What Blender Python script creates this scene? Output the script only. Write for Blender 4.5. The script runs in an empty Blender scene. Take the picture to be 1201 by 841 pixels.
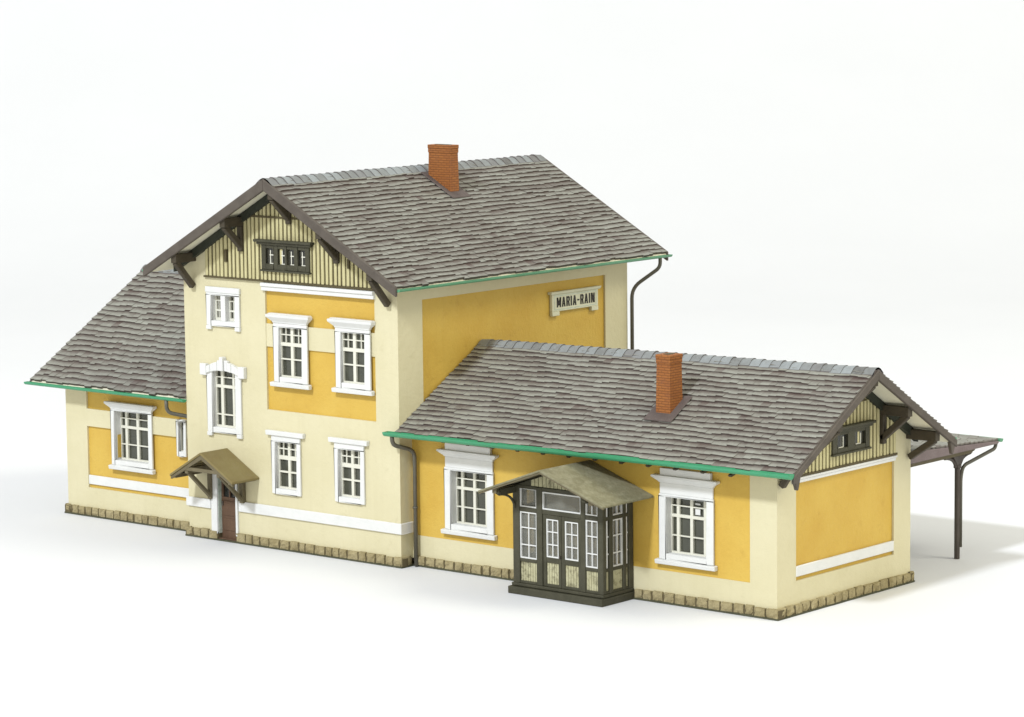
import bpy, bmesh, math, random
from mathutils import Vector, Matrix
random.seed(7)
S = 1/87.0                      # the thing photographed is a small scale model; parts are built in prototype metres under a scaled root
sc = bpy.context.scene
COL = sc.collection

# ------------------------------------------------------------------ materials
def new_mat(name):
    m = bpy.data.materials.new(name); m.use_nodes = True
    nt = m.node_tree; b = nt.nodes['Principled BSDF']
    return m, nt, b

def noise(nt, vec, scale, detail=4, rough=.55):
    n = nt.nodes.new('ShaderNodeTexNoise'); n.inputs['Scale'].default_value = scale
    n.inputs['Detail'].default_value = detail; n.inputs['Roughness'].default_value = rough
    nt.links.new(vec, n.inputs['Vector']); return n.outputs['Fac']

def ramp(nt, fac, stops):
    r = nt.nodes.new('ShaderNodeValToRGB'); e = r.color_ramp.elements
    while len(e) < len(stops): e.new(.5)
    for el, (p, c) in zip(e, stops):
        el.position = p; el.color = (c[0], c[1], c[2], 1) if not isinstance(c, (int, float)) else (c, c, c, 1)
    nt.links.new(fac, r.inputs['Fac']); return r.outputs['Color']

def mix(nt, fac, a, b, mode='MIX'):
    x = nt.nodes.new('ShaderNodeMix'); x.data_type = 'RGBA'; x.blend_type = mode
    for s, v in ((x.inputs['Factor'], fac), (x.inputs['A'], a), (x.inputs['B'], b)):
        if isinstance(v, (int, float)): s.default_value = v
        elif isinstance(v, (tuple, list)): s.default_value = (v[0], v[1], v[2], 1)
        else: nt.links.new(v, s)
    return x.outputs['Result']

def coords(nt, scale=(1,1,1), rnd=True):
    t = nt.nodes.new('ShaderNodeTexCoord'); mp = nt.nodes.new('ShaderNodeMapping')
    mp.inputs['Scale'].default_value = scale
    nt.links.new(t.outputs['Object'], mp.inputs['Vector'])
    if rnd:
        oi = nt.nodes.new('ShaderNodeObjectInfo'); ml = nt.nodes.new('ShaderNodeMath'); ml.operation = 'MULTIPLY'
        ml.inputs[1].default_value = 37.0; nt.links.new(oi.outputs['Random'], ml.inputs[0])
        ad = nt.nodes.new('ShaderNodeVectorMath'); ad.operation = 'ADD'
        nt.links.new(mp.outputs['Vector'], ad.inputs[0]); nt.links.new(ml.outputs[0], ad.inputs[1])
        return ad.outputs['Vector']
    return mp.outputs['Vector']

def bump(nt, b, h, strength, dist=.02):
    n = nt.nodes.new('ShaderNodeBump'); n.inputs['Strength'].default_value = strength
    n.inputs['Distance'].default_value = dist*S; nt.links.new(h, n.inputs['Height'])
    nt.links.new(n.outputs['Normal'], b.inputs['Normal'])

def paint(name, base, dark, dirt=None, rough=.6, bstr=.35, scale=1.2, spec=.3, dirt_amt=(.62,.80), vs=(1,1,1), streak=0):
    """Hand-brushed model paint: broad mottling, fine speckle, optional stains."""
    m, nt, b = new_mat(name); v = coords(nt, vs)
    n1 = noise(nt, v, scale, 5); n2 = noise(nt, v, scale*14, 3)
    c = mix(nt, ramp(nt, n1, ((.35, 0.0), (.70, 1.0))), base, dark)
    c = mix(nt, ramp(nt, n2, ((.55, 0.0), (.80, .35))), c, dark)
    if dirt:
        n3 = noise(nt, v, scale*3.1, 8, .7)
        c = mix(nt, ramp(nt, n3, ((dirt_amt[0], 0.0), (dirt_amt[1], .8))), c, dirt)
    if streak:
        vs2 = coords(nt, (7,7,.35)); n5 = noise(nt, vs2, 1.0, 5, .6)
        c = mix(nt, ramp(nt, n5, ((.50, 0.0), (.78, streak))), c, dirt)
    nt.links.new(c, b.inputs['Base Color'])
    b.inputs['Roughness'].default_value = rough; b.inputs['Specular IOR Level'].default_value = spec
    n4 = noise(nt, v, scale*9, 6, .65)
    bump(nt, b, n4, bstr, .03)
    return m

M = {}
M['cream']  = paint('cream_paint', (.625,.575,.385), (.575,.525,.335), (.45,.40,.235), .65, .5, .55, dirt_amt=(.62,.88), streak=.12)
M['yellow'] = paint('ochre_yellow_paint', (.595,.402,.080), (.55,.35,.060), (.43,.25,.045), .6, .7, .8, dirt_amt=(.58,.88), streak=.12)
M['white']  = paint('white_paint', (.70,.70,.685), (.65,.655,.64), (.55,.54,.50), .55, .25, 2.2, dirt_amt=(.70,.92))
M['sash']   = paint('sash_paint', (.70,.69,.60), (.65,.635,.54), None, .5, .15, 3)
M['brown']  = paint('dark_brown_wood', (.050,.040,.026), (.072,.058,.038), (.13,.11,.075), .6, .5, 2.5)
M['barge']  = paint('barge_paint', (.080,.066,.054), (.105,.088,.072), (.16,.145,.12), .6, .5, 2.5)
M['porch']  = paint('porch_paint', (.048,.046,.028), (.070,.066,.042), (.15,.145,.10), .6, .5, 3)
M['soffit'] = paint('soffit_paint', (.74,.71,.56), (.68,.65,.50), (.38,.35,.26), .7, .4, 1.5)
M['green']  = paint('gutter_green', (.038,.27,.125), (.05,.30,.15), (.09,.24,.16), .4, .25, 1.8, spec=.5)
M['palegreen'] = paint('pale_gutter_green', (.085,.27,.145), (.11,.31,.18), (.16,.25,.17), .45, .25, 1.8, spec=.5)
M['pipe']   = paint('downpipe_paint', (.085,.08,.06), (.11,.10,.075), (.07,.105,.075), .45, .3, 2.0, spec=.5)
M['door']   = paint('door_brown', (.13,.075,.045), (.10,.056,.034), (.17,.11,.07), .55, .5, 2, vs=(3,3,.6))
M['felt']   = paint('roofing_felt', (.225,.185,.078), (.195,.15,.062), (.235,.195,.10), .8, .6, 1.4, dirt_amt=(.5,.8))
M['feltpale'] = paint('pale_roofing_felt', (.215,.20,.122), (.165,.152,.09), (.31,.295,.205), .85, .9, 1.6, dirt_amt=(.45,.75))
M['plank']  = paint('gable_plank_paint', (.58,.53,.295), (.48,.43,.225), (.29,.25,.11), .65, .5, 2.6, dirt_amt=(.55,.85), vs=(3,3,.7))
M['plankgap'] = paint('gable_gap_wood', (.075,.060,.027), (.10,.08,.038), None, .7, .4, 3)
M['stone']  = paint('plinth_stone', (.39,.33,.185), (.27,.22,.11), (.13,.10,.05), .85, 1.0, 2.6, dirt_amt=(.5,.78))
M['joint']  = paint('plinth_joint', (.13,.105,.055), (.10,.08,.04), None, .9, .6, 4)
M['plate']  = paint('base_plate', (.060,.062,.035), (.085,.085,.05), None, .7, .3, 2)
M['flash']  = paint('chimney_flashing', (.080,.061,.056), (.115,.092,.084), (.24,.21,.2), .7, .5, 2.5)
M['sign']   = paint('sign_board', (.66,.65,.49), (.60,.59,.44), (.43,.42,.31), .55, .3, 3)
M['ink']    = paint('sign_ink', (.028,.024,.020), (.04,.035,.03), None, .5, .1, 3)
M['inside'] = paint('interior_grey', (.22,.215,.19), (.18,.175,.155), None, .9, .1, 1)
M['patina'] = paint('door_post_patina', (.42,.50,.43), (.62,.66,.60), (.20,.27,.22), .6, .4, 3, dirt_amt=(.5,.75))
M['panelcream'] = paint('porch_panel', (.50,.48,.31), (.40,.375,.225), (.12,.105,.06), .7, .5, 1.9, dirt_amt=(.47,.64))
M['iron']   = paint('canopy_post_paint', (.060,.048,.040), (.085,.07,.058), (.06,.085,.06), .5, .4, 2, spec=.45)
M['wedge']  = paint('canopy_end_paint', (.15,.115,.115), (.19,.15,.15), (.10,.075,.07), .6, .4, 2)
M['wood2']  = paint('canopy_wood', (.13,.108,.062), (.16,.135,.08), (.085,.07,.042), .7, .5, 2.5)

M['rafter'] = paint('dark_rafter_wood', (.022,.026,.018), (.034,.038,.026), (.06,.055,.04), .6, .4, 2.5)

def tile_mat(name, lo, mid, hi):
    m, nt, b = new_mat(name); v = coords(nt, (1,1,1), False)
    a = nt.nodes.new('ShaderNodeVertexColor'); a.layer_name = 'tint'
    sep = nt.nodes.new('ShaderNodeSeparateColor'); nt.links.new(a.outputs['Color'], sep.inputs['Color'])
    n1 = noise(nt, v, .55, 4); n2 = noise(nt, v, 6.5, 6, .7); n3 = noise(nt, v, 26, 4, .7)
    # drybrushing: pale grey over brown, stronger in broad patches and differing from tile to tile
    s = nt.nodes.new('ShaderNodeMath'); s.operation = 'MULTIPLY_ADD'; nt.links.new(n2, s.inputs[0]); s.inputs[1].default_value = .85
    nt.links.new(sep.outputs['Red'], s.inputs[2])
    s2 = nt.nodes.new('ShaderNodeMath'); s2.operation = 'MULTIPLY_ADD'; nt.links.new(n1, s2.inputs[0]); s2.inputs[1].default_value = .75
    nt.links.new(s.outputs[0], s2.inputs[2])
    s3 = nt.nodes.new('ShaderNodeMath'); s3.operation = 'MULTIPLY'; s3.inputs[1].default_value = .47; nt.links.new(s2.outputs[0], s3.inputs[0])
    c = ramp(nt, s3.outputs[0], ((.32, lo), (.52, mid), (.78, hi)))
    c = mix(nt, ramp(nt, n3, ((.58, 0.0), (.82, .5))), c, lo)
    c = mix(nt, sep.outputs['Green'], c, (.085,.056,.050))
    nt.links.new(c, b.inputs['Base Color']); b.inputs['Roughness'].default_value = .62
    b.inputs['Specular IOR Level'].default_value = .35
    bump(nt, b, n2, .5, .03)
    return m
M['tile'] = tile_mat('roof_tile', (.110,.093,.080), (.190,.184,.161), (.275,.281,.247))
M['ridge'] = tile_mat('ridge_tile', (.10,.096,.09), (.18,.187,.185), (.265,.29,.30))

def brick_mat():
    m, nt, b = new_mat('chimney_brick'); v = coords(nt, (1,1,1), False)
    t = nt.nodes.new('ShaderNodeSeparateXYZ'); nt.links.new(v, t.inputs[0])
    ad = nt.nodes.new('ShaderNodeMath'); ad.operation = 'ADD'; nt.links.new(t.outputs['X'], ad.inputs[0]); nt.links.new(t.outputs['Y'], ad.inputs[1])
    cb = nt.nodes.new('ShaderNodeCombineXYZ'); nt.links.new(ad.outputs[0], cb.inputs['X']); nt.links.new(t.outputs['Z'], cb.inputs['Y'])
    br = nt.nodes.new('ShaderNodeTexBrick'); nt.links.new(cb.outputs[0], br.inputs['Vector'])
    br.inputs['Scale'].default_value = 1; br.inputs['Brick Width'].default_value = .20; br.inputs['Row Height'].default_value = .066
    br.inputs['Mortar Size'].default_value = .010; br.inputs['Mortar Smooth'].default_value = .4
    br.inputs['Color1'].default_value = (.32,.112,.020,1); br.inputs['Color2'].default_value = (.27,.088,.016,1); br.inputs['Mortar'].default_value = (.21,.070,.013,1)
    n = noise(nt, v, 5, 5); c = mix(nt, ramp(nt, n, ((.5, 0.0), (.8, .6))), br.outputs['Color'], (.22,.08,.028))
    nt.links.new(c, b.inputs['Base Color']); b.inputs['Roughness'].default_value = .7
    inv = nt.nodes.new('ShaderNodeMath'); inv.operation = 'SUBTRACT'; inv.inputs[0].default_value = 1; nt.links.new(br.outputs['Fac'], inv.inputs[1])
    bump(nt, b, inv.outputs[0], .8, .03)
    return m
M['brick'] = brick_mat()

def pane_mat(name, see, base):
    m, nt, b = new_mat(name); v = coords(nt, (1,1,1))
    n = noise(nt, v, 2.2, 3); c = ramp(nt, n, ((.3, tuple(x*.75 for x in base)), (.7, base)))
    nt.links.new(c, b.inputs['Base Color']); b.inputs['Roughness'].default_value = .12; b.inputs['Specular IOR Level'].default_value = .5
    tr = nt.nodes.new('ShaderNodeBsdfTransparent'); ms = nt.nodes.new('ShaderNodeMixShader')
    ms.inputs[0].default_value = 1-see
    nt.links.new(tr.outputs[0], ms.inputs[1]); nt.links.new(b.outputs[0], ms.inputs[2])
    nt.links.new(ms.outputs[0], nt.nodes['Material Output'].inputs['Surface'])
    n2 = noise(nt, v, 3.5, 2); bump(nt, b, n2, .12, .02)
    return m
M['pane'] = pane_mat('window_glass', .10, (.075,.078,.058))
M['paneclear'] = pane_mat('porch_glass', .60, (.30,.30,.26))
M['panedark'] = pane_mat('dark_glass', .2, (.035,.035,.030))

# ------------------------------------------------------------------ mesh building
class MB:
    def __init__(s): s.v=[]; s.f=[]; s.mi=[]; s.t=[]
    def face(s, pts, mi=0, tint=(0,0)):
        n=len(s.v); s.v += [tuple(p) for p in pts]; s.f.append(tuple(range(n,n+len(pts)))); s.mi.append(mi); s.t.append(tint)
    def box(s, x0,x1,y0,y1,z0,z1, mi=0):
        s.hexa([(x0,y0,z0),(x1,y0,z0),(x1,y1,z0),(x0,y1,z0)], [(x0,y0,z1),(x1,y0,z1),(x1,y1,z1),(x0,y1,z1)], mi)
        return s
    def hexa(s, a, b, mi=0, tint=(0,0)):
        n=len(s.v); k=len(a); s.v += [tuple(p) for p in a]+[tuple(p) for p in b]
        fs=[tuple(n+i for i in reversed(range(k))), tuple(n+k+i for i in range(k))]
        fs += [(n+i, n+(i+1)%k, n+k+(i+1)%k, n+k+i) for i in range(k)]
        s.f += fs; s.mi += [mi]*len(fs); s.t += [tint]*len(fs)
    def prism(s, poly, axis, w0, w1, mi=0):
        """poly: 2D points in the plane normal to axis (x: (y,z), y: (x,z), z: (x,y))."""
        def put(p,w): return {'x':(w,p[0],p[1]),'y':(p[0],w,p[1]),'z':(p[0],p[1],w)}[axis]
        s.hexa([put(p,w0) for p in poly],[put(p,w1) for p in poly],mi); return s
    def beam(s, a, b, w, h, up=(0,0,1), mi=0):
        a=Vector(a); b=Vector(b); d=(b-a).normalized(); u=Vector(up); r=d.cross(u)
        if r.length<1e-4: r=d.cross(Vector((0,1,0)))
        r.normalize(); u=r.cross(d).normalized()
        q=[(-1,-1),(1,-1),(1,1),(-1,1)]
        s.hexa([a+r*(i*w/2)+u*(j*h/2) for i,j in q],[b+r*(i*w/2)+u*(j*h/2) for i,j in q],mi); return s
    def tube(s, path, r, n=8, mi=0):
        P=[Vector(p) for p in path]; rings=[]; base=len(s.v); ref=None
        for i,p in enumerate(P):
            d=((P[min(i+1,len(P)-1)]-P[max(i-1,0)])).normalized()
            if ref is None: ref=d.cross(Vector((.3,.9,.1))).normalized()
            ref=(ref-d*ref.dot(d)).normalized(); q=d.cross(ref)
            for k in range(n):
                a=2*math.pi*k/n; s.v.append(tuple(p+(ref*math.cos(a)+q*math.sin(a))*r))
        for i in range(len(P)-1):
            for k in range(n):
                s.f.append((base+i*n+k, base+i*n+(k+1)%n, base+(i+1)*n+(k+1)%n, base+(i+1)*n+k)); s.mi.append(mi); s.t.append((0,0))
        s.f.append(tuple(base+k for k in reversed(range(n)))); s.f.append(tuple(base+(len(P)-1)*n+k for k in range(n)))
        s.mi += [mi,mi]; s.t += [(0,0)]*2
        return s
    def slab(s, put, us, vs, holes, w0, w1, mi=0):
        """Rectangular wall with rectangular holes. put(u,v,w)->xyz; us=(u0,u1), vs=(v0,v1)."""
        U=sorted(set([us[0],us[1]]+[min(max(h[k],us[0]),us[1]) for h in holes for k in (0,1)]))
        V=sorted(set([vs[0],vs[1]]+[min(max(h[k],vs[0]),vs[1]) for h in holes for k in (2,3)]))
        def solid(i,j):
            if i<0 or j<0 or i>=len(U)-1 or j>=len(V)-1: return False
            u=(U[i]+U[i+1])/2; v=(V[j]+V[j+1])/2
            return not any(h[0]<u<h[1] and h[2]<v<h[3] for h in holes)
        for i in range(len(U)-1):
            for j in range(len(V)-1):
                if not solid(i,j): continue
                a,b,c,d=U[i],U[i+1],V[j],V[j+1]
                s.face([put(a,c,w0),put(b,c,w0),put(b,d,w0),put(a,d,w0)],mi)
                s.face([put(a,d,w1),put(b,d,w1),put(b,c,w1),put(a,c,w1)],mi)
                for (di,dj,p,q) in ((-1,0,(a,d),(a,c)),(1,0,(b,c),(b,d)),(0,-1,(a,c),(b,c)),(0,1,(b,d),(a,d))):
                    if not solid(i+di,j+dj):
                        s.face([put(*p,w0),put(*p,w1),put(*q,w1),put(*q,w0)],mi)
        return s
    def mesh(s, name, mats):
        me=bpy.data.meshes.new(name); me.from_pydata(s.v,[],s.f)
        for m in mats: me.materials.append(m)
        me.polygons.foreach_set('material_index', s.mi)
        if any(t!=(0,0) for t in s.t):
            ca=me.color_attributes.new('tint','FLOAT_COLOR','CORNER')
            for p,t in zip(me.polygons,s.t):
                for k,l in enumerate(p.loop_indices):
                    q=t[k] if isinstance(t[0],tuple) else t
                    ca.data[l].color=(q[0],q[1],0,1)
        bm=bmesh.new(); bm.from_mesh(me); bmesh.ops.remove_doubles(bm,verts=bm.verts,dist=1e-5)
        bmesh.ops.recalc_face_normals(bm,faces=bm.faces); bm.to_mesh(me); bm.free()
        me.update(); return me
    def build(s, name, mats, parent, loc=(0,0,0), bevel=0, label=None):
        if not isinstance(mats,(list,tuple)): mats=[mats]
        o=bpy.data.objects.new(name, s.mesh(name,mats)); COL.objects.link(o); o.parent=parent; o.location=loc
        if bevel:
            b=o.modifiers.new('soft_edges','BEVEL'); b.width=bevel; b.segments=1; b.limit_method='ANGLE'; b.angle_limit=math.radians(40)
        if label: o['label']=label
        return o

def copy_tree(o, parent, loc=None):
    c=o.copy(); COL.objects.link(c); c.parent=parent
    if loc is not None: c.location=loc
    for ch in list(o.children): copy_tree(ch,c)
    return c

def root_empty(name, label, cat, loc=(0,0,0)):
    o=bpy.data.objects.new(name,None); COL.objects.link(o); o.empty_display_size=.5
    o.scale=(S,S,S); o.location=Vector(loc)*S; o['label']=label; o['category']=cat
    return o

FY = lambda y0: (lambda u,v,w: (u, y0+w, v))        # wall facing the front (-Y), w goes inwards
FX = lambda x0: (lambda u,v,w: (x0-w, u, v))        # wall facing the right (+X)
BX = lambda x0: (lambda u,v,w: (x0+w, u, v))        # wall facing the left (-X)
BY = lambda y0: (lambda u,v,w: (u, y0-w, v))        # wall facing the back

# ------------------------------------------------------------------ dimensions (recovered from the photograph)
XR, XL, XLL, T, YB, D = -11.84, -19.84, -25.38, .48, 9.36, 5.91
XM = (XR+XL)/2
TZ, TE, THW, TY0, TY1 = 10.21, 7.58, 4.70, -1.30, 10.33      # tower ridge, eave, half width of roof, front and back verge
DL, ZLR = 9.0, 6.86
house = root_empty('station_building', 'cream and yellow railway station with grey tiled roofs and two low wings', 'model building')

# ------------------------------------------------------------------ windows
def ring(mb, x0,x1,z0,z1, X0,X1,Z0,Z1, y0,y1, mi=0):
    mb.box(X0,x0,y0,y1,Z0,Z1,mi); mb.box(x1,X1,y0,y1,Z0,Z1,mi); mb.box(x0,x1,y0,y1,z1,Z1,mi); mb.box(x0,x1,y0,y1,Z0,z0,mi)

def profile_cap(mb, hw, steps, z0):
    """Moulded head: steps = [(dz, extra half width, depth)], stacked."""
    z=z0
    for dz,e0,d0,e1,d1 in steps:
        a=[(-hw-e0,.0,z),(hw+e0,.0,z),(hw+e0,-d0,z),(-hw-e0,-d0,z)]; b=[(-hw-e1,.0,z+dz),(hw+e1,.0,z+dz),(hw+e1,-d1,z+dz),(-hw-e1,-d1,z+dz)]
        mb.hexa(a,b); z+=dz

def window(loc, hw, h, jamb, head, sill, depth, cols, rows, extra=None, label=None, panem='pane', feet=False, front=.07, sub=None):
    """loc = centre of the opening's lower edge on the wall plane."""
    mb=MB(); L=.05
    # reveal lining
    mb.box(-hw-L,-hw,.0,depth+.06,-L,h+L); mb.box(hw,hw+L,.0,depth+.06,-L,h+L)
    mb.box(-hw,hw,.0,depth+.06,h,h+L); mb.box(-hw,hw,.0,depth+.06,-L,.0)
    # architrave
    bot = .0 if sill else -jamb
    mb.box(-hw-jamb,-hw,-front,-.002,-.14,h); mb.box(hw,hw+jamb,-front,-.002,-.14,h)
    if head: mb.box(-hw-jamb,hw+jamb,-front,-.002,h,h+head[0])
    mb.box(-hw,hw,-front,-.002,-.14,.0)
    o=mb.build('window',M['white'],house,loc,bevel=.012,label=label)
    if head and len(head)>1:
        c=MB(); profile_cap(c,hw+jamb,head[1],h+head[0]); c.build('cornice',M['white'],o,bevel=.01)
    if sill:
        c=MB(); c.hexa([(-hw-jamb-sill,-.0,-.27),(hw+jamb+sill,-.0,-.27),(hw+jamb+sill,-front-.06,-.27),(-hw-jamb-sill,-front-.06,-.27)],
                       [(-hw-jamb-sill,-.0,-.142),(hw+jamb+sill,-.0,-.142),(hw+jamb+sill,-front-.08,-.16),(-hw-jamb-sill,-front-.08,-.16)]); c.build('sill',M['white'],o,bevel=.012)
    if feet:
        c=MB(); c.box(-hw-jamb-.01,-hw-jamb+.18,-front-.015,-.0,-.25,-.142); c.box(hw+jamb-.18,hw+jamb+.01,-front-.015,-.0,-.25,-.142); c.build('sill',M['white'],o,bevel=.01)
    f=MB(); y0,y1=depth-.045,depth+.015
    for x0,x1 in cols: f.box(x0,x1,y0,y1,.0,h)
    for z0,z1 in rows: f.box(-hw+.004,hw-.004,y0-.006,y1-.004,z0,z1)
    for (x0,x1,z0,z1) in (sub or []): f.box(x0,x1,y0+.012,y1-.01,z0,z1)
    f.build('frame',M['sash'],o)
    g=MB(); g.box(-hw+.002,hw-.002,depth+.02,depth+.035,.002,h-.002); g.build('pane',M[panem],o)
    if extra: extra(o)
    return o

def colbars(edges): return edges
HOLES = {'tower':[], 'right':[], 'left':[]}
def hole(w, cx, z0, hw, h): HOLES[w].append((cx-hw-.05,cx+hw+.05,z0-.05,z0+h+.05))

# type A: upper storey, moulded heads and sills
CAPA=[(.05,.0,.08,.02,.10),(.12,.02,.10,.17,.19),(.07,.17,.19,.17,.20),(.03,.15,.15,.12,.12)]
def rowsA(h): return [(0,.055),(.455*h/1.33+.0,.455*h/1.33+.045),(.83,.94),(h-.04,h)], 
hA=1.37; hwA=.43
colsA=[(-hwA,-hwA+.025),(-.05,.05),(hwA-.025,hwA)]
rwA=[(0,.04),(.475,.51),(.85,.945),(1.145,1.173),(hA-.025,hA)]
subA=[(-.25,-.222,.945,hA-.025),(.222,.25,.945,hA-.025)]
wA=window((-15.72,-T,4.80),hwA,hA,.20,(.10,CAPA),.10,.06,colsA,rwA,sub=subA,label='white upper storey window with flared cornice and a bent sill')
del wA['label']
copy_tree(wA,house,(-13.42,-T,4.82))
hole('tower',-15.72,4.80,hwA,hA); hole('tower',-13.42,4.82,hwA,hA)
# type B: ground floor of the middle block, plain flat heads
CAPB=[(.13,.16,.12,.17,.13)]
hB=1.31; hwB=.405
colsB=[(-hwB,-hwB+.03),(-.045,.045),(hwB-.03,hwB)]
rwB=[(0,.045),(.44,.485),(.80,.91),(1.085,1.115),(hB-.04,hB)]
subB=[(-.24,-.205,.91,hB-.04),(.205,.24,.91,hB-.04)]
wB=window((-15.97,-T,1.70),hwB,hB,.135,(.16,CAPB),0,.12,colsB,rwB,sub=subB)
copy_tree(wB,house,(-13.62,-T,1.71))
hole('tower',-15.97,1.70,hwB,hB); hole('tower',-13.62,1.71,hwB,hB)
# type C: wings, wide four-light windows
hC=1.45; hwC=.63
colsC=[(-hwC,-hwC+.025),(-.46,-.375),(-.042,.042),(.375,.46),(hwC-.025,hwC)]
rwC=[(0,.04),(.43,.46),(.91,.985),(1.19,1.22),(hC-.02,hC)]
CAPC=[(.05,.0,.08,.02,.09),(.10,.02,.09,.17,.17),(.06,.17,.17,.17,.17)]
CAPC2=[(.28,-.02,.055,-.02,.055),(.05,.0,.07,.02,.09),(.09,.02,.09,.17,.17),(.05,.17,.17,.17,.17),(.18,-.06,.10,-.06,.10)]
def open_right(): pass
def winC(loc,cap,hd,label=None): return window(loc,hwC,hC,.21,(hd,cap),.09,.22,colsC,rwC,label=label)
w5=winC((-9.815,0,1.27),CAPC2,.06)
w6=copy_tree(w5,house,(-2.715,0,1.28))
w6['label']='white wing window with a loose pane standing in its top right light'
pl=MB(); pl.box(.10,.25,.20,.212,1.02,1.17); pl.box(.10,.25,.20,.212,1.27,1.31); pl.build('loose_pane',M['white'],w6)
for cx,z in ((-9.815,1.27),(-2.715,1.28)): hole('right',cx,z,hwC,hC)
hL=1.45
w7=window((-22.57,0,1.78),hwC+.075,hL,.14,(.04,CAPC),.07,.24,[(a*1.12,b*1.12) for a,b in colsC],rwC,label='white window of the left wing under the eaves')
hole('left',-22.57,1.78,hwC+.075,hL)
st=MB(); st.box(-hwC-.077,-hwC-.069,.06,.19,.05,.72); st.build('stain',M['yellow'],w7)
# slim window beside the middle block
wn=window((-20.53,0,2.27),.10,.86,.09,(.05,),0,.07,[(-.10,-.088),(.088,.10)],[(0,.02),(.84,.86)],label='slim white window squeezed against the middle block')
hole('left',-20.53,2.27,.10,.86)
# arched window of the stair
hR=1.62; hwR=.45
def arch_head(o):
    c=MB(); n=9
    for i in range(n):
        x0=-.62+1.24*i/n; x1=-.62+1.24*(i+1)/n; f=lambda x: 1.69+.17*(1-(x/.62)**2)
        k=1 if i!=n//2 else 1.25; d=.13 if i%2==0 else .115
        lo0=1.50+.10*(1-(x0/.62)**2); lo1=1.50+.10*(1-(x1/.62)**2)
        up0,up1=f(x0),f(x1)
        if i==n//2: up0=up1=1.99; d=.17
        elif i in (n//2-1,n//2+1): up0+=.04; up1+=.04
        c.prism([(x0,lo0),(x1,lo1),(x1,up1),(x0,up0)],'y',-d,-.001)
    c.box(-.86,-.62,-.14,-.001,1.44,1.76); c.box(.62,.86,-.14,-.001,1.44,1.76)
    c.build('cornice',M['white'],o,bevel=.015)
window((-18.30,-T,3.20),hwR,hR,.21,(.04,),0,.13,[(-hwR,-hwR+.03),(-.25,-.15),(.20,.28),(hwR-.03,hwR)],[(0,.05),(.335,.37),(1.10,1.18),(1.38,1.41),(hR-.02,hR)],extra=arch_head,feet=True,label='tall white stair window with an arched keystone head')
hole('tower',-18.30,3.20,hwR,hR)
# small twin window of the top floor
hS=.72; hwS=.46
def twin(o):
    c=MB(); c.box(-.09,.09,-.06,.19,.0,hS); c.build('mullion',M['white'],o,bevel=.01)
    c=MB(); c.box(-.66,.66,-.085,-.001,hS+.06,hS+.22); c.build('cornice',M['white'],o,bevel=.012)
window((-18.27,-T,6.18),hwS,hS,.18,(.06,),0,.16,[(-hwS,-hwS+.05),(-.12,.12),(hwS-.02,hwS),(-.33,-.31),(.24,.26)],[(0,.07),(.25,.295),(.53,.57),(hS-.02,hS)],extra=twin,feet=True,label='small white twin window on the top floor')
hole('tower',-18.27,6.18,hwS,hS)
# entrance opening
DX0,DX1,DZ=-18.66,-17.95,2.12
HOLES['tower'].append((DX0-.03,DX1+.03,.0,DZ))

# ------------------------------------------------------------------ walls
PF=(-16.69,-12.66,3.85,7.12)       # recessed yellow field on the front of the middle block
w=MB()
w.slab(FY(-T),(XL,XR),(.20,7.36),HOLES['tower']+[PF],.0,.06)
w.slab(FX(XR),(-T+.06,YB),(.20,7.36),[(.50,8.34,3.2,7.08)],.0,.06)
w.slab(BX(XL),(-T+.06,YB),(.20,7.36),[],.0,.06)
w.slab(BY(YB),(XL+.06,XR-.06),(.20,7.36),[],.0,.06)
tz=lambda x: TZ-.30-(TZ-TE)/THW*abs(x-XM)
gp=[(XL,7.36),(XR,7.36),(XR,tz(XR)),(XM,tz(XM)),(XL,tz(XL))]
w.prism(gp,'y',-T,-T+.25); w.prism(gp,'y',YB-.25,YB)
w.slab(FY(-T),(PF[0]+.002,PF[1]-.002),(5.59,6.22),HOLES['tower'],.015,.062)     # cream band across the yellow field
wt=w.build('wall',M['cream'],house)
p=MB(); p.slab(FY(-T+.061),(XL+.07,XR-.07),(.25,7.3),HOLES['tower'],.0,.2); p.slab(FX(XR-.061),(-T+.30,YB-.3),(.25,7.3),[],.0,.2); p.build('wall_panel',M['yellow'],wt)
p=MB(); p.box(XL+.9,XR-.9,1.2,1.3,.1,7.3); p.box(XL+.30,XR-.30,-T+.3,YB-.4,3.35,3.45); p.build('room_partition',M['inside'],wt)

w=MB()                                                          # right wing: flush painted front, recessed end panel
w.slab(FX(0),(.012,D),(.20,3.62),[(.80,5.14,.84,3.26)],.0,.06)
w.slab(FY(0),(XR,0),(.20,3.62),HOLES['right']+[(XR-1,-.81,.83,4)],.0,.012)
w.slab(BY(D),(XR,-.06),(.20,3.62),[],.0,.06)
rz=lambda y: 5.83-.22-(5.85-3.71)/3.59*abs(y-2.95)
gp=[(.012,3.62),(D,3.62),(D,rz(D)),(2.95,rz(2.95)),(.012,rz(.012))]
w.prism(gp,'x',-.25,0)
wr=w.build('wall',M['cream'],house)
p=MB(); p.slab(FY(.0135),(XR,-.062),(.25,3.6),HOLES['right'],.0,.25); p.slab(FX(-.061),(.27,D-.07),(.25,3.6),[],.0,.2); p.build('wall_panel',M['yellow'],wr)
p=MB(); p.box(XR+.1,-.4,1.5,1.6,.1,4.6); p.build('room_partition',M['inside'],wr)

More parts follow.
